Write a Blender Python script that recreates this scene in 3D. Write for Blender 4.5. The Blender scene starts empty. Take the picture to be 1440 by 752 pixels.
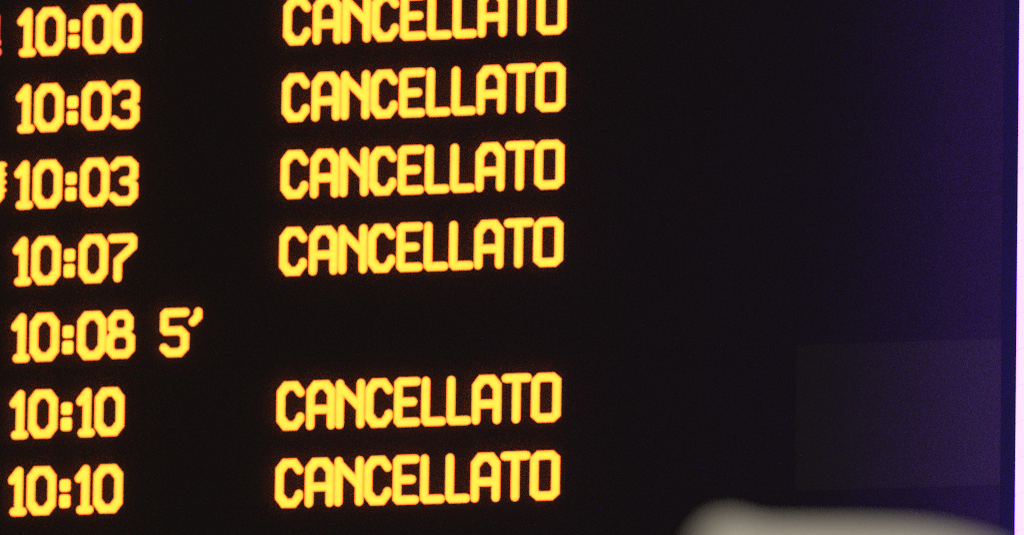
import bpy, math, random
from mathutils import Matrix, Vector
random.seed(7)
sc = bpy.context.scene
C = sc.collection

# ------------------------------------------------------------------ camera
# board plane: world XZ at y = 0, facing -Y; board centre (picture centre) at height H
H = 4.2
YAW, PITCH, ROLL, DIST = 0.33872813, -0.144397868, 0.0147972916, 18.3099
cy, sy = math.cos(YAW), math.sin(YAW)
cp, sp = math.cos(PITCH), math.sin(PITCH)
cr, sr = math.cos(ROLL), math.sin(ROLL)
M = (Matrix(((cr, -sr, 0), (sr, cr, 0), (0, 0, 1))) @ Matrix(((1, 0, 0), (0, cp, -sp), (0, sp, cp)))
     @ Matrix(((cy, 0, sy), (0, 1, 0), (-sy, 0, cy))))
def to_world(v):                       # (right, down, into the board) -> world axes
    return Vector((v[0], v[2], -v[1]))
right, down, fwd = (to_world(M[i]) for i in range(3))
cam_pos = Vector((0, 0, H)) - fwd * DIST
cam_data = bpy.data.cameras.new('camera')
cam = bpy.data.objects.new('camera', cam_data)
C.objects.link(cam)
rot = Matrix((right, -down, -fwd)).transposed()
cam.matrix_world = Matrix.Translation(cam_pos) @ rot.to_4x4()
cam_data.sensor_width = 36.0
cam_data.lens = 36.0 * 18309.9 / 1440.0
cam_data.clip_end = 200.0
cam_data.dof.use_dof = True
cam_data.dof.focus_distance = 17.55
cam_data.dof.aperture_fstop = cam_data.lens / 60.0        # 60 mm entrance pupil
sc.camera = cam

# ------------------------------------------------------------------ world, lamp, exposure
w = bpy.data.worlds.new('World')
sc.world = w
w.use_nodes = True
bg = w.node_tree.nodes['Background']
bg.inputs[0].default_value = (1.0, 0.83, 0.70, 1)
bg.inputs[1].default_value = 0.098
FILL_W = 49.0
ld = bpy.data.lights.new('fill_lamp', 'AREA')  # added unseen light, aimed to brighten the pale housing
ld.shape = 'RECTANGLE'
ld.size, ld.size_y = 1.2, 0.3
ld.energy = FILL_W
ld.color = (1.0, 0.95, 0.87)
lamp = bpy.data.objects.new('fill_lamp', ld)
C.objects.link(lamp)
sc.view_settings.view_transform = 'Standard'
sc.view_settings.look = 'None'
sc.view_settings.exposure = 0.0
sc.view_settings.gamma = 1.0
sc.view_settings.use_curve_mapping = False
sc.render.engine = 'CYCLES'
sc.cycles.max_bounces = 4
sc.cycles.use_denoising = False
sc.cycles.sample_clamp_indirect = 0.5
sc.cycles.transparent_max_bounces = 12
sc.cycles.caustics_reflective = False
sc.cycles.caustics_refractive = False

# ------------------------------------------------------------------ helpers
def node_mat(name):
    m = bpy.data.materials.new(name)
    m.use_nodes = True
    nt = m.node_tree
    nt.nodes.clear()
    out = nt.nodes.new('ShaderNodeOutputMaterial')
    return m, nt, out

def N(nt, typ, **kw):
    n = nt.nodes.new(typ)
    for k, v in kw.items():
        if k.startswith('i_'):
            n.inputs[k[2:].replace('_', ' ')].default_value = v
        else:
            setattr(n, k, v)
    return n

def surface(name, c0, c1, rough=0.5, spec=0.3, scale=6.0, grid=None, bump=0.1, metallic=0.0):
    """dark plastics and paints: blotchy colour, uneven gloss, fine relief, optional grid of unlit LEDs"""
    m, nt, out = node_mat(name)
    L = nt.links.new
    p = N(nt, 'ShaderNodeBsdfPrincipled')
    p.inputs['Metallic'].default_value = metallic
    p.inputs['Specular IOR Level'].default_value = spec
    tc = N(nt, 'ShaderNodeTexCoord')
    n1 = N(nt, 'ShaderNodeTexNoise', i_Scale=scale, i_Detail=5.0, i_Roughness=0.6)
    n2 = N(nt, 'ShaderNodeTexNoise', i_Scale=scale * 60, i_Detail=2.0)
    L(tc.outputs['Object'], n1.inputs['Vector'])
    L(tc.outputs['Object'], n2.inputs['Vector'])
    mx = N(nt, 'ShaderNodeMix', data_type='RGBA')
    mx.inputs['A'].default_value = (*c0, 1)
    mx.inputs['B'].default_value = (*c1, 1)
    L(n1.outputs['Fac'], mx.inputs['Factor'])
    L(mx.outputs['Result'], p.inputs['Base Color'])
    mr = N(nt, 'ShaderNodeMapRange')
    mr.inputs['To Min'].default_value = rough - 0.08
    mr.inputs['To Max'].default_value = rough + 0.08
    L(n1.outputs['Fac'], mr.inputs['Value'])
    L(mr.outputs['Result'], p.inputs['Roughness'])
    hgt = n2.outputs['Fac']
    if grid:
        sep = N(nt, 'ShaderNodeSeparateXYZ')
        L(tc.outputs['Object'], sep.inputs[0])
        waves = []
        for ax in ('X', 'Z'):
            a = N(nt, 'ShaderNodeMath', operation='MULTIPLY')
            a.inputs[1].default_value = 2 * math.pi / grid
            L(sep.outputs[ax], a.inputs[0])
            b = N(nt, 'ShaderNodeMath', operation='COSINE')
            L(a.outputs[0], b.inputs[0])
            waves.append(b)
        s = N(nt, 'ShaderNodeMath', operation='ADD')
        L(waves[0].outputs[0], s.inputs[0])
        L(waves[1].outputs[0], s.inputs[1])
        t = N(nt, 'ShaderNodeMath', operation='MULTIPLY_ADD')
        t.inputs[1].default_value = 0.4
        L(s.outputs[0], t.inputs[0])
        L(hgt, t.inputs[2])
        hgt = t.outputs[0]
    bp = N(nt, 'ShaderNodeBump', i_Strength=bump, i_Distance=0.001)
    L(hgt, bp.inputs['Height'])
    L(bp.outputs['Normal'], p.inputs['Normal'])
    L(p.outputs[0], out.inputs['Surface'])
    return m

def glow(name, col, strength, cell=None, depth=0.0, mottle=0.0, mscale=30, ridge=None):
    """a lit surface; cell = pitch of its light points, depth = how far they dim between"""
    m, nt, out = node_mat(name)
    L = nt.links.new
    e = N(nt, 'ShaderNodeEmission')
    e.inputs['Color'].default_value = (*col, 1)
    e.inputs['Strength'].default_value = strength
    if cell or mottle:
        tc = N(nt, 'ShaderNodeTexCoord')
        geo = N(nt, 'ShaderNodeNewGeometry')
        nz = N(nt, 'ShaderNodeTexNoise', i_Scale=mscale, i_Detail=3.0)
        L(geo.outputs['Position'], nz.inputs['Vector'])
        val = N(nt, 'ShaderNodeMapRange')
        val.inputs['To Min'].default_value = strength * (1 - mottle)
        val.inputs['To Max'].default_value = strength * (1 + mottle)
        L(nz.outputs['Fac'], val.inputs['Value'])
        cur = val.outputs['Result']
        if cell:
            sep = N(nt, 'ShaderNodeSeparateXYZ')
            L(tc.outputs['Object'], sep.inputs[0])
            for ax in ('X', 'Z'):
                a = N(nt, 'ShaderNodeMath', operation='MULTIPLY')
                a.inputs[1].default_value = 2 * math.pi / cell
                L(sep.outputs[ax], a.inputs[0])
                b = N(nt, 'ShaderNodeMath', operation='COSINE')
                L(a.outputs[0], b.inputs[0])
                c = N(nt, 'ShaderNodeMath', operation='MULTIPLY_ADD')
                c.inputs[1].default_value = depth
                c.inputs[2].default_value = 1.0
                L(b.outputs[0], c.inputs[0])
                d = N(nt, 'ShaderNodeMath', operation='MULTIPLY')
                L(cur, d.inputs[0])
                L(c.outputs[0], d.inputs[1])
                cur = d.outputs[0]
        if ridge:                                # the light points sit along the middle of the stroke
            mr = N(nt, 'ShaderNodeMapRange')
            mr.inputs['From Min'].default_value = -0.0006
            mr.inputs['From Max'].default_value = -0.0024
            mr.inputs['To Min'].default_value = ridge
            mr.inputs['To Max'].default_value = 1.0
            L(sep.outputs['Y'], mr.inputs['Value'])
            d = N(nt, 'ShaderNodeMath', operation='MULTIPLY')
            L(cur, d.inputs[0])
            L(mr.outputs['Result'], d.inputs[1])
            cur = d.outputs[0]
        L(cur, e.inputs['Strength'])
    L(e.outputs[0], out.inputs['Surface'])
    return m

def pane_material(name, haze_fac, tint):
    """clear acrylic, very slightly hazy: most light passes, a little is scattered, a little is mirrored"""
    m, nt, out = node_mat(name)
    L = nt.links.new
    tr = N(nt, 'ShaderNodeBsdfTransparent')
    tl = N(nt, 'ShaderNodeBsdfTranslucent')
    df = N(nt, 'ShaderNodeBsdfDiffuse')
    tl.inputs['Color'].default_value = (*tint, 1)
    df.inputs['Color'].default_value = (*tint, 1)
    half = N(nt, 'ShaderNodeMixShader')
    half.inputs[0].default_value = 0.5
    L(tl.outputs[0], half.inputs[1])
    L(df.outputs[0], half.inputs[2])
    mx = N(nt, 'ShaderNodeMixShader')
    tc = N(nt, 'ShaderNodeTexCoord')
    nz = N(nt, 'ShaderNodeTexNoise', i_Scale=5.0, i_Detail=6.0, i_Roughness=0.65)
    L(tc.outputs['Object'], nz.inputs['Vector'])
    mr = N(nt, 'ShaderNodeMapRange')
    mr.inputs['To Min'].default_value = haze_fac * 0.75
    mr.inputs['To Max'].default_value = haze_fac * 1.25
    L(nz.outputs['Fac'], mr.inputs['Value'])
    L(mr.outputs['Result'], mx.inputs[0])
    L(tr.outputs[0], mx.inputs[1])
    L(half.outputs[0], mx.inputs[2])
    gl = N(nt, 'ShaderNodeBsdfGlossy')
    gl.inputs['Roughness'].default_value = 0.12
    fin = N(nt, 'ShaderNodeMixShader')
    fr = N(nt, 'ShaderNodeFresnel', i_IOR=1.3)
    L(fr.outputs[0], fin.inputs[0])
    L(mx.outputs[0], fin.inputs[1])
    L(gl.outputs[0], fin.inputs[2])
    L(fin.outputs[0], out.inputs['Surface'])
    return m

def mesh_obj(name, verts, faces, mat, parent=None, loc=(0, 0, 0), smooth=False):
    me = bpy.data.meshes.new(name)
    me.from_pydata([tuple(v) for v in verts], [], faces)
    me.update()
    me.materials.append(mat)
    if smooth:
        me.polygons.foreach_set('use_smooth', [True] * len(me.polygons))
    o = bpy.data.objects.new(name, me)
    C.objects.link(o)
    o.location = loc
    o.parent = parent
    return o

def link_copy(name, mesh, parent, loc):
    o = bpy.data.objects.new(name, mesh)
    C.objects.link(o)
    o.location = loc
    o.parent = parent
    return o

def box_data(x0, x1, y0, y1, z0, z1, ch=0.0):
    """box with chamfered front (-y) edges"""
    v = [(x0, y1, z0), (x1, y1, z0), (x1, y1, z1), (x0, y1, z1),
         (x0, y0 + ch, z0), (x1, y0 + ch, z0), (x1, y0 + ch, z1), (x0, y0 + ch, z1)]
    f = [(0, 3, 2, 1), (0, 1, 5, 4), (1, 2, 6, 5), (2, 3, 7, 6), (3, 0, 4, 7)]
    if ch:
        v += [(x0 + ch, y0, z0 + ch), (x1 - ch, y0, z0 + ch), (x1 - ch, y0, z1 - ch), (x0 + ch, y0, z1 - ch)]
        f += [(4, 5, 9, 8), (5, 6, 10, 9), (6, 7, 11, 10), (7, 4, 8, 11), (8, 9, 10, 11)]
    else:
        f += [(4, 5, 6, 7)]
    return v, f

def empty(name, loc, label=None, cat=None, group=None):
    o = bpy.data.objects.new(name, None)
    C.objects.link(o)
    o.location = loc
    if label:
        o['label'] = label
        o['category'] = cat
    return o

# ------------------------------------------------------------------ materials
AMBER = glow('amber_led', (1.0, 0.150, 0.0135), 6.5, cell=0.0032, depth=0.07, mottle=0.12, mscale=55, ridge=0.66)
RED = glow('red_led', (1.0, 0.09, 0.045), 2.2, cell=0.0045, depth=0.05, mottle=0.1)
LILAC = glow('lilac_diffuser', (0.205, 0.068, 1.0), 11.5, mottle=0.10, mscale=9)
CORE = glow('lilac_core', (0.13, 0.052, 1.0), 10.5)
FACE = surface('black_led_face', (0.028, 0.019, 0.021), (0.037, 0.026, 0.028), rough=0.65, spec=0.12, scale=7, grid=0.0063, bump=0.10)
FACE_REFLECTION = surface('reflection_painted_led_face', (0.054, 0.050, 0.030), (0.066, 0.061, 0.037), rough=0.7, spec=0.12, scale=9, grid=0.0063, bump=0.10)  # paler tone is a pane reflection put into the face colour
BEZEL = surface('black_bezel_paint', (0.004, 0.004, 0.019), (0.007, 0.006, 0.027), rough=0.42, spec=0.2, scale=12)
CASE = surface('black_case_metal', (0.02, 0.02, 0.021), (0.03, 0.03, 0.031), rough=0.5, spec=0.4, scale=10)
PANE = pane_material('hazy_acrylic', 0.0135, (0.9, 0.88, 0.9))
BEIGE = surface('pale_beige_enamel', (0.48, 0.455, 0.38), (0.56, 0.53, 0.45), rough=0.55, spec=0.35, scale=14, bump=0.15)
GREY = surface('grey_post_paint', (0.22, 0.22, 0.22), (0.30, 0.30, 0.29), rough=0.5, spec=0.4, scale=10, bump=0.15)
ALU = surface('brushed_end_cap', (0.35, 0.35, 0.37), (0.45, 0.45, 0.47), rough=0.35, spec=0.5, scale=20, metallic=1.0)

for m_ in (AMBER, RED, LILAC):
    m_.cycles.emission_sampling = 'FRONT'       # lit faces shine outwards
CORE.cycles.emission_sampling = 'NONE'          # sealed inside the rings

# ------------------------------------------------------------------ the departure board
# board millimetres: x to the right from the picture centre, y up from the first line's foot
ROW0 = 328.58
ROW = 110.0
def bw(x, y):
    return (x / 1000.0, H + (ROW0 + y) / 1000.0)

BX0, BX1 = -1240.0, 722.0            # LED face
BY0, BY1 = -862.0, 163.0
board = empty('departure_board', (0, 0, H),
              'black LED departure board with amber times and rows reading CANCELLATO', 'departure board')
def bpart(name, x0, x1, y0, y1, d0, d1, mat, ch=0.0, parent=None):
    """box on the board given in board millimetres; d = metres into the board"""
    ax, az = bw(x0, y0)
    bx, bz = bw(x1, y1)
    mx, mz = (ax + bx) / 2, (az + bz) / 2
    v, f = box_data(ax - mx, bx - mx, d0, d1, az - mz, bz - mz, ch)
    par = parent or board
    return mesh_obj(name, v, f, mat, par, (mx, 0, mz - H))

bpart('back_case', BX0 - 60, BX1 + 24, BY0 - 60, BY1 + 60, 0.016, 0.14, CASE)
# LED modules: 315 x 205 mm tiles with hairline joints, one painted paler for a reflection in the pane
XS = [722.0, 422.0, 107.0, -208.0, -523.0, -838.0, -1240.0]
YS = [163.0, -42.0, -247.0, -452.0, -657.0, -862.0]
for i in range(len(XS) - 1):
    for j in range(len(YS) - 1):
        reflection_tile = (i == 0 and j == 3)
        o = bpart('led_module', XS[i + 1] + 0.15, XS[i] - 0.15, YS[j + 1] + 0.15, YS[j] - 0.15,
                  0.0006 + random.uniform(0, 0.0002), 0.016, FACE_REFLECTION if reflection_tile else FACE)
        if reflection_tile:
            o['label'] = 'LED module with a reflection painted into its slightly paler tone beside the lit tube lamp'
# frame round the face
bpart('frame_bar', BX1 + 0.0, BX1 + 24, BY0 - 60, BY1 + 60, -0.002, 0.0155, BEZEL, 0.001)
bpart('frame_bar', BX0 - 60, BX0, BY0 - 60, BY1 + 60, -0.021, 0.0155, BEZEL, 0.003)
bpart('frame_bar', BX0 + 0.3, BX1 - 0.3, BY1, BY1 + 60, -0.021, 0.0155, BEZEL, 0.003)
bpart('frame_bar', BX0 + 0.3, BX1 - 0.3, BY0 - 60, BY0, -0.021, 0.0155, BEZEL, 0.003)
# front pane
bpart('front_pane', BX0 + 0.5, BX1 + 23.5, BY0 + 0.5, BY1 - 0.5, -0.0195, -0.0165, PANE)

# ---- the lettering: raised light strokes, in millimetres from each glyph's left edge and foot
RAD = 6.15
def stroke(path, closed=False, r=RAD, h=2.2, K=4):
    """one rounded, mitred light stroke standing proud of the face (x right, z up, -y out)"""
    V, F = [], []
    P = [Vector(p) for p in path]
    n = len(P)
    rings = []                                   # (centre, side vector, half width, height)
    def nrm(d):
        return Vector((-d.y, d.x))
    if not closed:
        d0 = (P[1] - P[0]).normalized()
        for a in (80, 55, 30):
            t = math.radians(a)
            rings.append((P[0] - d0 * r * math.sin(t), nrm(d0), r * math.cos(t), h * math.cos(t)))
    for i in range(n):
        if closed:
            da = (P[i] - P[i - 1]).normalized()
            db = (P[(i + 1) % n] - P[i]).normalized()
        else:
            da = (P[i] - P[i - 1]).normalized() if i else (P[1] - P[0]).normalized()
            db = (P[i + 1] - P[i]).normalized() if i < n - 1 else da
        b = (nrm(da) + nrm(db)).normalized()
        rings.append((P[i], b, r / max(0.5, b.dot(nrm(da))), h))
    if not closed:
        d1 = (P[-1] - P[-2]).normalized()
        for a in (30, 55, 80):
            t = math.radians(a)
            rings.append((P[-1] + d1 * r * math.sin(t), nrm(d1), r * math.cos(t), h * math.cos(t)))
    for c, s, hw, hh in rings:
        for k in range(K + 1):
            a = math.pi * k / K
            q = c + s * (hw * math.cos(a))
            V.append((q.x / 1000, -hh * math.sin(a) / 1000 - 0.0002, q.y / 1000))
    m = len(rings)
    for i in range(m if closed else m - 1):
        j = (i + 1) % m
        for k in range(K):
            F.append((i * (K + 1) + k, i * (K + 1) + k + 1, j * (K + 1) + k + 1, j * (K + 1) + k))
    return V, F

def pad(x0, x1, y0, y1, c=4.2, h=2.2):
    """rounded square light point of the colon"""
    V, F = [], []
    for inset, hh in ((0.0, 0.0), (0.5, 0.75 * h), (1.6, h)):
        for cx, cz, a0 in ((x1 - c, y1 - c, 0), (x0 + c, y1 - c, 90), (x0 + c, y0 + c, 180), (x1 - c, y0 + c, 270)):
            for t in (0, 30, 60, 90):
                a = math.radians(a0 + t)
                V.append(((cx + (c - inset) * math.cos(a)) / 1000, -hh / 1000 - 0.0002, (cz + (c - inset) * math.sin(a)) / 1000))
    for l in range(2):
        for k in range(16):
            F.append((l * 16 + k, l * 16 + (k + 1) % 16, (l + 1) * 16 + (k + 1) % 16, (l + 1) * 16 + k))
    F.append(tuple(range(32, 48)))
    return V, F

GLYPH = {
    '0': [('c', [(7, 55), (14.2, 64), (31.7, 64), (39, 55), (39, 16), (31.7, 7), (14.2, 7), (7, 16)])] + [('o', q) for q in (
          [(8.3, 53.4), (15.5, 62.4)], [(37.7, 53.4), (30.5, 62.4)], [(8.3, 17.6), (15.5, 8.6)], [(37.7, 17.6), (30.5, 8.6)])],
    '1': [('o', [(7, 51.7), (17.2, 64.3)]), ('o', [(17.1, 63.8), (17.1, 7)]), ('o', [(10.2, 6.5), (23.6, 6.5)]),
          ('o', [(11.5, 52.6), (17.1, 58.5)])],
    '3': [('o', [(7.4, 57), (14.5, 64), (30.8, 64), (38.3, 57), (38.3, 42.8), (31.6, 35.6), (22.7, 35.6)]),
          ('o', [(28, 35.4), (31.6, 35.4), (38.3, 28.4), (38.3, 14.6), (31, 7), (14.5, 7), (6.8, 13.8)])],
    '5': [('o', [(38.8, 64), (9.9, 64), (7.3, 61.4), (7.3, 40.8), (9.9, 38.2), (31.5, 38.2), (38.7, 31), (38.7, 14.4), (31.6, 7), (15, 7), (7.1, 14)])],
    '7': [('o', [(7.2, 63.5), (36.8, 63.5), (39, 61.3), (39, 51.3), (16.6, 31), (16.6, 7)])],
    '8': [('c', [(7.3, 57), (13.7, 64), (27.3, 64), (33.6, 57), (33.6, 45.6), (27.3, 38.3), (13.7, 38.3), (7.3, 45.6)]),
          ('c', [(12.2, 38.1), (28.6, 38.1), (36.4, 30), (36.4, 14.6), (29.6, 7.5), (11.4, 7.5), (4.8, 14.6), (4.8, 30)])],
    ':': [('p', [(0.9, 16.8, 33.2, 50.6)]), ('p', [(0.7, 16.8, 10.3, 29.0)])],
    "'": [('o', [(14.6, 64), (14.6, 57.6), (7.0, 50.2)])],
    'C': [('o', [(36.3, 54.0), (28.8, 64), (14.3, 64), (7.2, 55.2), (7.2, 16), (14.3, 7), (28.8, 7), (36.3, 16.4), (36.4, 19.4)]), ('o', [(8.3, 53.4), (15.5, 62.4)]), ('o', [(8.3, 17.6), (15.5, 8.6)])],
    'A': [('o', [(7, 6.7), (7, 55), (14.2, 64), (30.8, 64), (38.2, 55), (38.2, 6.7)]), ('o', [(7.5, 29.1), (37.7, 29.1)]),
          ('o', [(8.3, 53.4), (15.5, 62.4)]), ('o', [(36.9, 53.4), (29.7, 62.4)])],
    'N': [('o', [(7, 6.9), (7, 64.2)]), ('o', [(38.4, 6.9), (38.4, 64.2)]), ('o', [(7.4, 60.6), (38, 29.9)])],
    'E': [('o', [(34, 64.3), (9.4, 64.3), (7, 61.9), (7, 9.3), (9.4, 6.9), (34, 6.9)]), ('o', [(7.5, 35.7), (29, 35.7)])],
    'L': [('o', [(7, 64.2), (7, 9.2), (9.4, 6.8), (31.6, 6.8)])],
    'T': [('o', [(6.8, 64.5), (38.9, 64.5)]), ('o', [(22.7, 64.0), (22.7, 6.8)])],
    'O': [('c', [(7.4, 59), (13.4, 64.2), (33, 64.2), (39, 59), (39, 12), (33, 6.9), (13.4, 6.9), (7.4, 12)])],
    # marks cut by the picture's edge, the ends of the column before the times
    'badge': [('o', [(-24, 63.6), (-5.0, 63.6), (-5.0, 21), (-12, 13), (-24, 13)]), ('o', [(-14, 60), (-14, 16)])] + [
              ('o', [(-0.4, q), (1.9, q)]) for q in (65.5, 52, 40.5, 29)],
    'red_badge': [('o', [(-22, 56), (-3.6, 56), (-3.6, 24)]), ('o', [(-20, 22.5), (-1.2, 22.5)]), ('o', [(-20, 9.0), (-0.2, 9.0)])],
}
MESH = {}
def glyph_mesh(ch, mat):
    if ch in MESH:
        return MESH[ch]
    V, F = [], []
    for kind, path in GLYPH[ch]:
        small = ch == 'badge' and abs(path[-1][0] - path[0][0]) < 3 and path[0][1] == path[-1][1]
        v, f = pad(*path[0]) if kind == 'p' else stroke(path, kind == 'c', r=2.6 if small else RAD)
        b = len(V)
        V += v
        F += [tuple(b + k for k in q) for q in f]
    me = bpy.data.meshes.new('glyph_' + ch)
    me.from_pydata(V, [], F)
    me.update()
    me.materials.append(mat)
    me.polygons.foreach_set('use_smooth', [True] * len(me.polygons))
    MESH[ch] = me
    return me

KIND = {':': 'colon', "'": 'apostrophe', 'badge': 'mark', 'red_badge': 'mark'}
def field(name, line, x0, x1, glyphs, mat=AMBER):
    """a lit field of one line: its thin black carrier strip with the glyphs standing on it"""
    f = bpart(name, x0, x1, -110 * line - 9, -110 * line + 80, 0.0, 0.00055, FACE)
    f['label'] = {'time_display': 'lit train time', 'status_display': 'lit cancellation notice',
                  'delay_display': 'lit delay of five minutes', 'category_display': 'lit mark cut off by the picture edge'}[name]
    ox, oz = f.location.x, f.location.z
    for ch, gx in glyphs:
        kind = KIND.get(ch, 'digit' if ch.isdigit() else 'letter')
        wx, wz = bw(gx, -110 * line)
        link_copy(kind, glyph_mesh(ch, mat), f, (wx - ox, 0, wz - H - oz))

D4 = [-755.5, -726.8, -676.5, -654.5, -610.2]
for line, tm in enumerate(('10:00', '10:03', '10:03', '10:07', '10:08', '10:10', '10:10')):
    xs = list(D4)
    if tm[3] == '1':
        xs[3], xs[4] = -653.9, -625.4
    if tm[4] == '8':
        xs[4] = -608.5
    if tm[4] == '7':
        xs[4] = -610.7
    field('time_display', line, -762, -552, list(zip(tm, xs)))
    if line == 4:
        field('delay_display', line, -536, -452, [('5', -528.8), ("'", -485.1)])
    else:
        field('status_display', line, -358, 85, list(zip('CANCELLATO',
              (-350.2, -305.4, -261.5, -217.4, -173.7, -132.9, -95.1, -57.4, -13.3, 30.3))))
field('category_display', 0, -804, -764.5, [('red_badge', -784.6)], RED)
field('category_display', 2, -804, -763, [('badge', -771.5)])

# ------------------------------------------------------------------ lit column beside the board
RC = 0.075
col_y = -0.330                                       # axis stands a little in front of the board
# its left limb as seen from the camera meets the board plane at x = 743 mm
view = (Vector((0.743, 0, H)) - cam_pos)
side = Vector((view.y, -view.x, 0)).normalized()     # to the right of the sight line
t = col_y / view.y
col_x = 0.743 + view.x * t + side.x * RC - (side.y * RC) * view.x / view.y
seg = 0.0494
z_top = H + (ROW0 - 33.3) / 1000 + 0.005 + 5 * seg
n_seg = 25
column = empty('tube_lamp', (col_x, col_y, z_top - n_seg * seg),
               'glowing lilac white tube lamp of stacked rings along the board edge', 'tube lamp')
def tube(r0, z0, z1, seg_n=48, bev=0.0015, caps=True):
    prof = [(r0 - bev, z0), (r0, z0 + bev), (r0, z1 - bev), (r0 - bev, z1)]
    V, F = [], []
    for r, z in prof:
        for k in range(seg_n):
            a = 2 * math.pi * k / seg_n
            V.append((r * math.cos(a), r * math.sin(a), z))
    for l in range(3):
        for k in range(seg_n):
            F.append((l * seg_n + k, l * seg_n + (k + 1) % seg_n, (l + 1) * seg_n + (k + 1) % seg_n, (l + 1) * seg_n + k))
    if caps:
        F.append(tuple(range(seg_n))[::-1])
        F.append(tuple(range(3 * seg_n, 4 * seg_n)))
    return V, F
v, f = tube(RC, 0, seg - 0.0007, bev=0.0007, caps=False)
first = mesh_obj('diffuser_ring', v, f, LILAC, column, (0, 0, 0), smooth=False)
for i in range(1, n_seg):
    link_copy('diffuser_ring', first.data, column, (0, 0, i * seg))
v, f = tube(RC - 0.0008, -0.004, n_seg * seg + 0.002)
mesh_obj('core', v, f, CORE, column)
for z in (-0.044, n_seg * seg + 0.003):
    v, f = tube(RC + 0.004, 0, 0.038)
    mesh_obj('end_cap', v, f, ALU, column, (0, 0, z))

# ------------------------------------------------------------------ pale housing standing between camera and board
DH = 8.0                                              # metres from the camera
PX = DH / 18309.9                                     # metres per photo pixel there
def near(x, y, d=DH):
    return cam_pos + fwd * d + right * ((x - 720) * d / 18309.9) + down * ((y - 376) * d / 18309.9)
top_l, top_r = near(978, 718), near(1424, 718)
hc = near(1201, 756)
ang = math.atan2(right.y, right.x)
prof = [(-224, -160), (-226, -60), (-225, -34), (-221, -20), (-213, -7), (-202, 3), (-188, 8), (-172, 7), (-152, 1), (-125, -3),
        (-60, -2), (0, -1), (50, -2), (90, -4), (125, -8), (155, -14), (182, -21), (205, -29), (220, -38), (228, -52), (230, -80), (229, -160),
        (226, -178), (214, -190), (196, -194), (-190, -194), (-208, -190), (-220, -178)]
housing = empty('pale_housing', (hc.x, hc.y, 0.0),
                'out of focus pale beige rounded housing in front of the board', 'housing')
housing.rotation_euler = (0, 0, ang)
def extrude_profile(pts, layers):
    V, F = [], []
    n = len(pts)
    cx = sum(p[0] for p in pts) / n
    cz = sum(p[1] for p in pts) / n
    for dy, ins in layers:
        for x, z in pts:
            l = math.hypot(x - cx, z - cz)
            k = (l - ins) / l
            V.append(((cx + (x - cx) * k) * PX, dy, (cz + (z - cz) * k) * PX))
    for a in range(len(layers) - 1):
        for i in range(n):
            F.append((a * n + i, a * n + (i + 1) % n, (a + 1) * n + (i + 1) % n, (a + 1) * n + i))
    F.append(tuple(range(n))[::-1])
    F.append(tuple(range((len(layers) - 1) * n, len(layers) * n)))
    return V, F
v, f = extrude_profile(prof, [(-0.050, 14), (-0.047, 6), (-0.041, 1.5), (-0.034, 0), (0.034, 0), (0.041, 1.5), (0.047, 6), (0.050, 14)])
mesh_obj('cover', v, f, BEIGE, housing, (0, 0, hc.z), smooth=True)
lip = [(x * 1.02, z) for x, z in ((-205, -214), (-212, -208), (-212, -200), (-205, -194.5), (205, -194.5), (212, -200), (212, -208), (205, -214))]
v, f = extrude_profile(lip, [(-0.047, 2), (-0.044, 0), (0.044, 0), (0.047, 2)])
mesh_obj('base_lip', v, f, GREY, housing, (0, 0, hc.z))
v, f = tube(0.024, 0.012, hc.z - 214.5 * PX, 24, 0.001)
mesh_obj('post', v, f, GREY, housing)
v, f = tube(0.085, 0.0, 0.0118, 32, 0.003)
mesh_obj('foot_plate', v, f, GREY, housing)

lamp.location = hc + Vector((0.1, -0.9, 1.9))
lamp.rotation_euler = (hc - lamp.location).to_track_quat('-Z', 'Y').to_euler()
